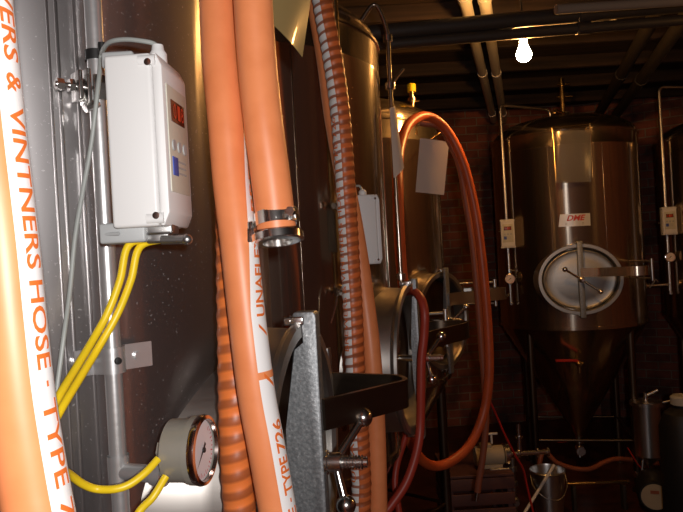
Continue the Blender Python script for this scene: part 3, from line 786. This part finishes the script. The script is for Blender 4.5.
for k in range(9): mb.box(hc+(fw*math.cos(R_(20+k*6))+rt*math.sin(R_(20+k*6)))*(r+.0015), (.0012, .001, .009), Matrix(((fw*math.cos(R_(20+k*6))+rt*math.sin(R_(20+k*6))).cross(ax), (fw*math.cos(R_(20+k*6))+rt*math.sin(R_(20+k*6))), ax)).transposed())
mb.done('hose_clamp', 'chrome', h3)
fe = e3+ax*.001; SC = 1.08
mb = MB(); mb.lathe([(.018, -.003), (.020, .0), (.020, .004), (.026, .006), (.0275, .010), (.0275, .014), (.026, .016), (.018, .0165), (.017, .004)], fe, ax, 48)
mb.done('ferrule', 'chrome', h3)
mb = MB(); mb.lathe([(.026, .006), (.0305, .007), (.0305, .015), (.026, .016)], fe, ax, 48)
mb.box(fe-rt*.031+ax*.004+fw*.006, (.016, .012, .018), Matrix((rt, fw, ax)).transposed(), .002)
mb.box(fe-rt*.028-ax*.006+fw*.008, (.008, .008, .012), Matrix((rt, fw, ax)).transposed(), .002)
mb.done('clamp_ring', 'chrome', h3)
# H4 spiral hose behind
mb = MB(); r = .0202
mb.tube([V((-.50, 1.25, 2.60)), V((-.26, .93, 2.45)), P(212, -150, .885), P(220, 0, .875), P(226, 100, .862), P(230, 180, .848), P(232, 240, .838), P(233, 300, .83), P(234, 360, .828), P(235, 420, .826), P(237, 470, .826), P(240, 512, .828), P(246, 600, .83), V((-.10, .86, .8)), V((-.08, .84, .03))], r, seg=32, stripe_frame=True, step=.0028, mod=rib(.022))
tag(mb.done('hose', [hm_ring]), 'orange spiral-banded hose without lettering, between the gauge and the striped hose', 'hose')
# H5 spiral hose with stripe
mb = MB(); r = .0235
mb.tube([o2+V((.05, -.10, 2.59)), o2+V((.20, -.42, 2.52)), P(305, -120, 1.60), P(322, 0, 1.60), P(333, 60, 1.60), P(341, 120, 1.60), P(346.5, 200, 1.60), P(350, 260, 1.60), P(353, 310, 1.60), P(355.5, 370, 1.60), P(359, 430, 1.60), P(361.5, 480, 1.60), P(363, 530, 1.60), V((.05, 1.6, .8)), V((.10, 1.62, .03))], r, seg=32, stripe_frame=True, step=.0028, mod=rib(.023))
hose_text(mb, r*1.03, 'TYPE 726', 118, 175, -50, 17, 1, up=True); hose_text(mb, r*1.03, 'BREWERS & VINTNERS HOSE -', 180, 350, -50, 17, 1, up=True); hose_text(mb, r*1.03, 'UNAFLEX', 400, 480, -50, 17, 1, up=True)
tag(mb.done('hose', [hm_rs, 'print']), 'orange spiral hose with a ladder-like white lettered stripe hanging before the second tank', 'hose')
# H6 plain behind it
mb = MB(); r = .0235
mb.tube([o2+V((-.02, -.05, 2.60)), o2+V((.12, -.40, 2.54)), P(300, -120, 1.66), P(316, 0, 1.66), P(326, 60, 1.66), P(334, 120, 1.66), P(345, 180, 1.66), P(356, 240, 1.65), P(365, 300, 1.66), P(372, 360, 1.65), P(376, 430, 1.65), P(378, 512, 1.65), P(379, 600, 1.65), V((.14, 1.67, .6)), V((.2, 1.68, .03))], r, seg=32, stripe_frame=True, step=.01)
tag(mb.done('hose', [hm_plain]), 'plain orange hose right of the lettered spiral hose, passing behind the dark strap', 'hose')
# H7 large loop
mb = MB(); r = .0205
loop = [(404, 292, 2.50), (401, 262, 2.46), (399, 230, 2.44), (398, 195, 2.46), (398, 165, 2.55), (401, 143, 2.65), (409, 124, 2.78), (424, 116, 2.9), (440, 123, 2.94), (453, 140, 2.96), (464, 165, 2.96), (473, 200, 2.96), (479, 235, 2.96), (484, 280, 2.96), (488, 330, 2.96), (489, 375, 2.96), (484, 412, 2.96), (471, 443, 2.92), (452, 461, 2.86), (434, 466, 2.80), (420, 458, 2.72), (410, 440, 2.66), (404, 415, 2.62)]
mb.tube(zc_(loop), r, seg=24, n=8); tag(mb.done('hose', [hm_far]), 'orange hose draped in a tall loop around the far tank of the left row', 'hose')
mb = MB()
mb.tube(zc_([(420, 123, 3.0), (440, 127, 3.0), (451, 145, 3.01), (460, 168, 3.02), (466, 203, 3.03), (472, 240, 3.03), (477, 290, 3.03), (481, 340, 3.03), (484.5, 385, 3.03), (486, 420, 3.03), (483, 455, 3.03), (479, 480, 3.03), (477.5, 492, 3.03)]), .015, seg=20, n=8)
hh = tag(mb.done('hose', ['brownhose']), 'thinner reddish hose inside the big loop, its end dangling above the floor', 'hose')
mb = MB(); a = P(477.5, 491, 3.03); b = P(476, 501, 3.03); mb.cyl(a, b, .011, .008, seg=16); mb.done('hose_tip', 'chrome', hh)
# H8 dark red hose
mb = MB(); mb.tube(zc_([(396, 310, 2.45), (400, 296, 2.30), (411, 291, 2.15), (420, 297, 2.06), (424.5, 312, 2.03), (424, 335, 2.03), (421.5, 360, 2.03), (421, 390, 2.03), (420.5, 420, 2.03), (419, 440, 2.02), (414, 462, 2.0), (405, 485, 1.98), (390, 507, 1.96), (372, 530, 1.94), (350, 600, 1.92)]), .0135, seg=20, n=8)
tag(mb.done('hose', ['redhose']), 'dark red hose curving down right beside the second tank crossbar', 'hose')
mb = MB(); mb.tube(zc_([(408, 430, 2.35), (403, 445, 2.33), (397, 465, 2.30), (395, 485, 2.28), (399, 512, 2.26), (404, 560, 2.24)]), .011, seg=16, n=8)
tag(mb.done('hose', ['redhose']), 'short thin dark red hose low between the orange hose and the dark red hose', 'hose')

# ================================================================== CEILING PIPES AND BULB
rowd = V((.263, .965, 0))
def along(name, x, y, z, r, m, label, cat='pipe', y0=1.3, y1=6.38, group=None):
    p = P(x, y, z); a = p+rowd*((y0-p.y)/rowd.y); b = p+rowd*((y1-p.y)/rowd.y)
    mb = MB(); mb.cyl(a, b, r, seg=24)
    k = a.y+.5
    while k < b.y:
        q = p+rowd*((k-p.y)/rowd.y); mb.lathe([(r, -.03), (r*1.13, -.03), (r*1.13, .03), (r, .03)], q, rowd, 24); k += 1.4
    return tag(mb.done(name, m), label, cat, group)
along('ceiling_pipe', 474.5, 40, 3.85, .030, 'galv', 'left one of two pale steel pipes running back under the ceiling', y1=6.3)
along('ceiling_pipe', 491, 40, 3.85, .030, 'galv', 'right one of two pale steel pipes running back, nearer the bulb', y1=6.3)
along('ceiling_pipe', 633, 54, 4.1, .038, 'pipedark', 'dark pipe slanting back under the ceiling, nearer the back tank', y1=6.2)
along('ceiling_pipe', 655, 60, 4.1, .038, 'pipedark', 'dark pipe slanting back under the ceiling, nearer the right edge', y1=5.9)
def cross(pa, pb, r, m, label):
    mb = MB(); mb.cyl(pa, pb, r, seg=24)
    d = (pb-pa).normalized(); L = (pb-pa).length
    for f in (.35, .62): mb.lathe([(r, -.03), (r*1.15, -.03), (r*1.15, .03), (r, .03)], pa+d*L*f, d, 24)
    return tag(mb.done('ceiling_pipe', m), label, 'pipe')
cross(P(330, 37, 2.75), P(1000, -24, 3.1), .033, 'pipedark', 'thick dark pipe crossing overhead, the upper one of two')
cross(P(330, 49, 2.75), P(1000, -6, 3.1), .023, 'pipedark', 'dark pipe crossing overhead just above the bulb, the lower one of two')
cross(P(556, 9.5, 2.62), P(1000, -20, 2.95), .019, 'lag', 'grey lagged pipe at the top right overhead')
mb = MB(); mb.tube(roundpath([P(512, 28, 3.25), P(614, 22, 3.25), P(619, 10, 3.25), P(640, 5, 3.25), P(800, -6, 3.3)], .03), .010, seg=12, raw=True); tag(mb.done('conduit', 'galv'), 'thin pale conduit with an elbow right of the bulb', 'conduit')
mbulb = bpy.data.materials.new('lit bulb glass'); mbulb.use_nodes = True; bb = mbulb.node_tree.nodes['Principled BSDF']
bb.inputs['Base Color'].default_value = (1, .8, .5, 1); bb.inputs['Emission Color'].default_value = (1, .48, .13, 1); bb.inputs['Emission Strength'].default_value = 480
def bulb(c, label, group='bare ceiling bulbs'):
    root = empty('light_bulb', c); tag(root, label, 'bulb', group)
    mb = MB(); pr = [(0, -.068)]
    for k in range(1, 9): a = k/9*PI/2*1.45; pr.append((.034*math.sin(a), -.034-.034*math.cos(a)))
    pr += [(.024, -.006), (.017, .014), (.0155, .03)]
    mb.lathe(pr, c, Z, 28); mb.done('glass', mbulb, root)
    mb = MB(); mb.lathe([(.0135, .026), (.0145, .03), (.0145, .055), (.021, .056), (.023, .095), (.014, .105), (0, .106)], c, Z, 24)
    mb.done('socket', 'brass', root)
    mb = MB(); mb.tube([c+Z*.10, c+Z*.2, V((c.x, c.y, H-.012))], .004, n=6, seg=8); mb.lathe([(0, 0), (.045, 0), (.05, -.012), (.03, -.03), (0, -.03)], V((c.x, c.y, H)), Z, 24)
    mb.done('flex', 'black', root)
    return root
bulb(P(523.5, 47, 3.0), 'bare glowing bulb hanging below the dark crossing pipes', None)
mdim = mbulb.copy(); mdim.name = 'dimmer bulb glass'; mdim.node_tree.nodes['Principled BSDF'].inputs['Emission Strength'].default_value = 220
b2_ = bulb(V((2.75, 2.12, 2.50)), 'second bare glowing bulb, dimmer, hanging on the aisle side right of the tanks', None)
for q in b2_.children:
    if q.name.startswith('glass'): q.data.materials[0] = mdim

# ================================================================== FLOOR CLUTTER
# crate + pump
cx, cy = 1.0, 4.15
root = empty('crate', (.70, 3.95, 0)); tag(root, 'dark reddish slatted crate on the floor below the small pump', 'crate')
mb = MB()
for k in range(5):
    for (a, b, s) in (((.70, 3.73), (.38, .02), 0), ((.70, 4.17), (.38, .02), 0), ((.52, 3.95), (.02, .42), 0), ((.88, 3.95), (.02, .42), 0)):
        mb.box((a[0], a[1], .05+k*.085), (b[0], b[1], .065), None, .003)
for sx in (-1, 1):
    for sy in (-1, 1): mb.box((.70+sx*.165, 3.95+sy*.205, .215), (.03, .03, .43), None, .003)
mb.done('slatted_sides', 'crate', root)
mb = MB(); mb.box((.70, 3.95, .435), (.38, .46, .015), None, .003); mb.done('lid', 'crate', root)
root = empty('transfer_pump', (.85, 3.85, .443)); tag(root, 'small steel transfer pump with pale motor standing on the dark crate', 'pump')
mb = MB(); mb.cyl((.70, 3.85, .51), (.86, 3.85, .51), .055, seg=32); mb.box((.78, 3.85, .455), (.14, .09, .022), None, .004); mb.box((.76, 3.85, .565), (.07, .05, .03), None, .004); mb.done('motor', 'barrel', root)
mb = MB(); mb.lathe([(0, 0), (.045, 0), (.062, .01), (.062, .035), (.03, .045), (0, .045)], (.86, 3.85, .51), (1, 0, 0), 32); mb.done('pump_head', 'chrome', root)
mb = MB(); mb.cyl((.90, 3.85, .51), (1.13, 3.85, .51), .014); 
for xx in (.95, 1.06, 1.12): mb.lathe([(.014, -.008), (.026, -.006), (.026, .006), (.014, .008)], (xx, 3.85, .51), (1, 0, 0), 20)
mb.cyl((.96, 3.85, .51), (.96, 3.85, .68), .012); mb.lathe([(.012, 0), (.024, 0), (.024, .012), (.012, .012)], (.96, 3.85, .60), Z, 18); mb.done('pump_pipe', 'chrome', root)
mb = MB(); mb.cyl((.80, 3.84, .58), (.80, 3.84, .63), .006); mb.box((.80, 3.84, .635), (.07, .014, .012), None, .003); mb.done('t_handle', 'white', root)
# vertical drop valve stand
q = P(513, 470, 3.8)
mb = MB(); mb.cyl(V((q.x, q.y, .012)), V((q.x, q.y, .50)), .011); mb.lathe([(0, 0), (.06, 0), (.055, .012), (.012, .02)], (q.x, q.y, 0), Z, 24)
for zz in (.44, .36, .17): mb.lathe([(.011, -.014), (.022, -.012), (.022, .012), (.011, .014)], (q.x, q.y, zz), Z, 18)
mb.sph((q.x, q.y, .26), .026); mb.cyl((q.x-.13, q.y, .44), (q.x, q.y, .44), .010); mb.cyl((q.x, q.y, .26), (q.x, q.y-.05, .26), .015)
tag(mb.done('drain_valve', 'satin'), 'small upright steel drain valve on the floor left of the pail', 'valve')
# red cord
mb = MB(); mb.tube(zc_([(484, 372, 3.55), (483, 386, 3.56), (494, 410, 3.6), (505, 435, 3.63), (515, 455, 3.66), (523, 469, 3.7), (528, 490, 3.72)])+[V((1.02, 3.72, .01))], .006, n=8, seg=8); tag(mb.done('red_cord', 'red'), 'thin red cord running down from the big hose loop toward the pail', 'cord')
# pail
pc = P(547, 468, 4.15); pc.z = 0
root = empty('steel_pail', pc); tag(root, 'small stainless pail on the floor under the back tank', 'pail')
mb = MB(); mb.lathe([(0, .004), (.08, .0), (.105, .30), (.112, .305), (.105, .312), (.101, .30), (.078, .012), (0, .012)], pc, Z, 48); mb.done('body', 'steel', root)
mb = MB(); mb.tube([pc+V((.108, 0, .285)), pc+V((.10, -.06, .22)), pc+V((.04, -.12, .17)), pc+V((-.04, -.12, .17)), pc+V((-.10, -.06, .22)), pc+V((-.108, 0, .285))], .002, n=8, seg=8); mb.done('bail', 'chrome', root)
# rod leaning on the pail
a = P(553.5, 466, 4.02); b = P(497, 560, 3.66); b.z = .008
mb = MB(); mb.cyl(a, b, .009, seg=14); mb.sph(a, .011); tag(mb.done('metal_rod', 'white'), 'pale rod leaning against the pail from the floor', 'rod')
# low pipe with feet
a = P(567, 484, 4.25); b = P(629, 482, 4.25); 
root = empty('floor_pipe', (a+b)/2); tag(root, 'short brass coloured pipe lying low in front of the back tank', 'pipe')
mb = MB(); mb.cyl(a, b, .013, seg=16); mb.done('tube', 'brass', root)
for q in (a.lerp(b, .1), a.lerp(b, .9)): mb = MB(); mb.box((q.x, q.y, (q.z-.012)/2), (.02, .05, q.z-.012), None, .003); mb.done('foot', 'pipedark', root)
# brown hose behind the pail
mb = MB(); mb.tube([V((1.22, 4.50, .016)), V((1.22, 4.48, .12))]+zc_([(543, 452, 4.5), (556, 462, 4.5), (572, 468, 4.5), (590, 469, 4.5), (605, 462, 4.55), (622, 459, 4.6)])+[V((2.2, 4.72, .10)), V((2.3, 4.72, .02))], .016, n=8, seg=14); tag(mb.done('hose', ['brownhose']), 'brown hose sagging low across the legs of the back tank', 'hose')
# small vessel right
vc = P(648, 440, 4.45); vc.z = 0
root = empty('filter_vessel', vc); tag(root, 'small upright steel vessel with clamped lid right of the back tank', 'vessel')
mb = MB(); mb.lathe([(0, .20), (.02, .20), (.03, .215), (.07, .25), (.085, .27), (.085, .60), (.09, .605), (.09, .62), (.085, .625), (0, .64)], vc, Z, 48); mb.done('body', 'steel', root)
mb = MB(); mb.lathe([(.085, .60), (.102, .602), (.102, .626), (.085, .628)], vc, Z, 40); mb.cyl(vc+V((.10, -.02, .614)), vc+V((.15, -.05, .63)), .009); mb.cyl(vc+Z*.63, vc+Z*.68, .014); mb.cyl(vc+Z*.66, vc+V((.07, -.03, .70)), .01); mb.done('lid_clamp', 'steel', root)
for k in range(3):
    a = R_(90+120*k); d = V((math.cos(a), math.sin(a), 0)); mb = MB(); mb.cyl(vc+d*.06+Z*.26, vc+d*.12, .009, seg=12); mb.done('leg', 'satin', root)
mb = MB(); mb.cyl(vc+Z*.21, vc+Z*.07, .014); mb.sph(vc+Z*.15, .025); mb.cyl(vc+Z*.15, vc+V((-.10, -.02, .15)), .012); mb.lathe([(0, 0), (.022, 0), (.022, .012), (0, .012)], vc+V((-.10, -.02, .15)), (-1, -.2, 0), 18)
vv = mb.done('outlet_valve', 'chrome', root)
mb = MB(); mb.strap([vc+V((-.04, -.02, .17)), vc+V((-.09, -.03, .22)), vc+V((-.15, -.03, .33))], (0, 1, 0), .016, .006); mb.done('valve_lever', 'red', vv)
# lying barrel
bc_ = P(655, 497, 4.14); bc_.z = .105
root = empty('small_barrel', (bc_.x, bc_.y, 0)); tag(root, 'small cream-ended barrel lying on the floor below the steel vessel', 'barrel')
bx = V((-.35, -.94, 0)).normalized()
mb = MB(); mb.lathe([(0, 0), (.088, 0), (.095, .01), (.104, .10), (.104, .18), (.095, .27), (.088, .28), (0, .28)], bc_-bx*.28, bx, 40); mb.done('body', 'black', root)
mb = MB(); mb.lathe([(0, .283), (.078, .283), (.080, .279)], bc_-bx*.28, bx, 40)
mb.box(bc_+bx*.005+Z*.03, (.05, .003, .02), Matrix((Z.cross(bx), bx, Z)).transposed(), mi=1); mb.done('end_label', ['barrel', 'brownhose'], root)
# black canister with white bottle at right edge
q = P(684, 440, 3.7); q.z = 0
root = empty('canister', q+V((.04, .1, 0))); tag(root, 'tall black canister cut off by the right edge near the floor', 'canister')
mb = MB(); mb.lathe([(0, 0), (.12, 0), (.13, .02), (.13, .62), (.10, .70), (.05, .73), (.05, .77), (0, .77)], q+V((.06, .12, 0)), Z, 40); mb.done('body', 'black', root)
mb = MB(); mb.lathe([(.05, .745), (.062, .75), (.062, .79), (.05, .80), (0, .80)], q+V((.06, .12, 0)), Z, 24); mb.done('cap', 'plasticg', root)
root = empty('white_bottle', q+V((-.0, -.08, 0))); tag(root, 'slim white plastic bottle standing before the black canister at right edge', 'bottle')
mb = MB(); mb.lathe([(0, 0), (.038, 0), (.04, .01), (.04, .42), (.03, .46), (.014, .48), (.014, .50), (0, .50)], q+V((-.0, -.08, 0)), Z, 28); mb.done('body', 'barrel', root)
mb = MB(); mb.lathe([(.016, .49), (.018, .495), (.018, .525), (0, .53)], q+V((-.0, -.08, 0)), Z, 20); mb.done('cap', 'black', root)

# ================================================================== LIGHT
# camera flash: right of and above the lens
fl = bpy.data.lights.new('flash', 'POINT'); fl.energy = 33.0; fl.shadow_soft_size = .012; fl.color = (1, .97, .95)
fo = bpy.data.objects.new('flash', fl); C.objects.link(fo); fo.location = CAM+ROT @ V((.055, .035, .12))
w = bpy.data.worlds.new('world'); bpy.context.scene.world = w; w.use_nodes = True
w.node_tree.nodes['Background'].inputs[0].default_value = (.012, .008, .006, 1); w.node_tree.nodes['Background'].inputs[1].default_value = .5
vs = bpy.context.scene.view_settings
vs.view_transform = 'Standard'; vs.look = 'None'; vs.gamma = 1; vs.exposure = 0; vs.use_curve_mapping = False
grp = {'tank': 'stainless fermenter tanks', 'controller': 'controller boxes on the tank pipes', 'gauge': 'dial gauges on the tank pipes', 'hose': 'hoses hanging among the tanks', 'paper': 'papers hanging on the tanks', 'sleeve': 'plastic sleeves hanging on the tanks', 'bulb': 'bare ceiling bulbs'}
for o in C.objects:
    if o.parent is None and 'category' in o:
        if o['category'] in grp: o['group'] = grp[o['category']]
        if o.name.startswith('ceiling_pipe'): o['group'] = 'pipes under the ceiling'
for o in C.objects:
    for k in ('_o', '_zt'):
        if k in o: del o[k]
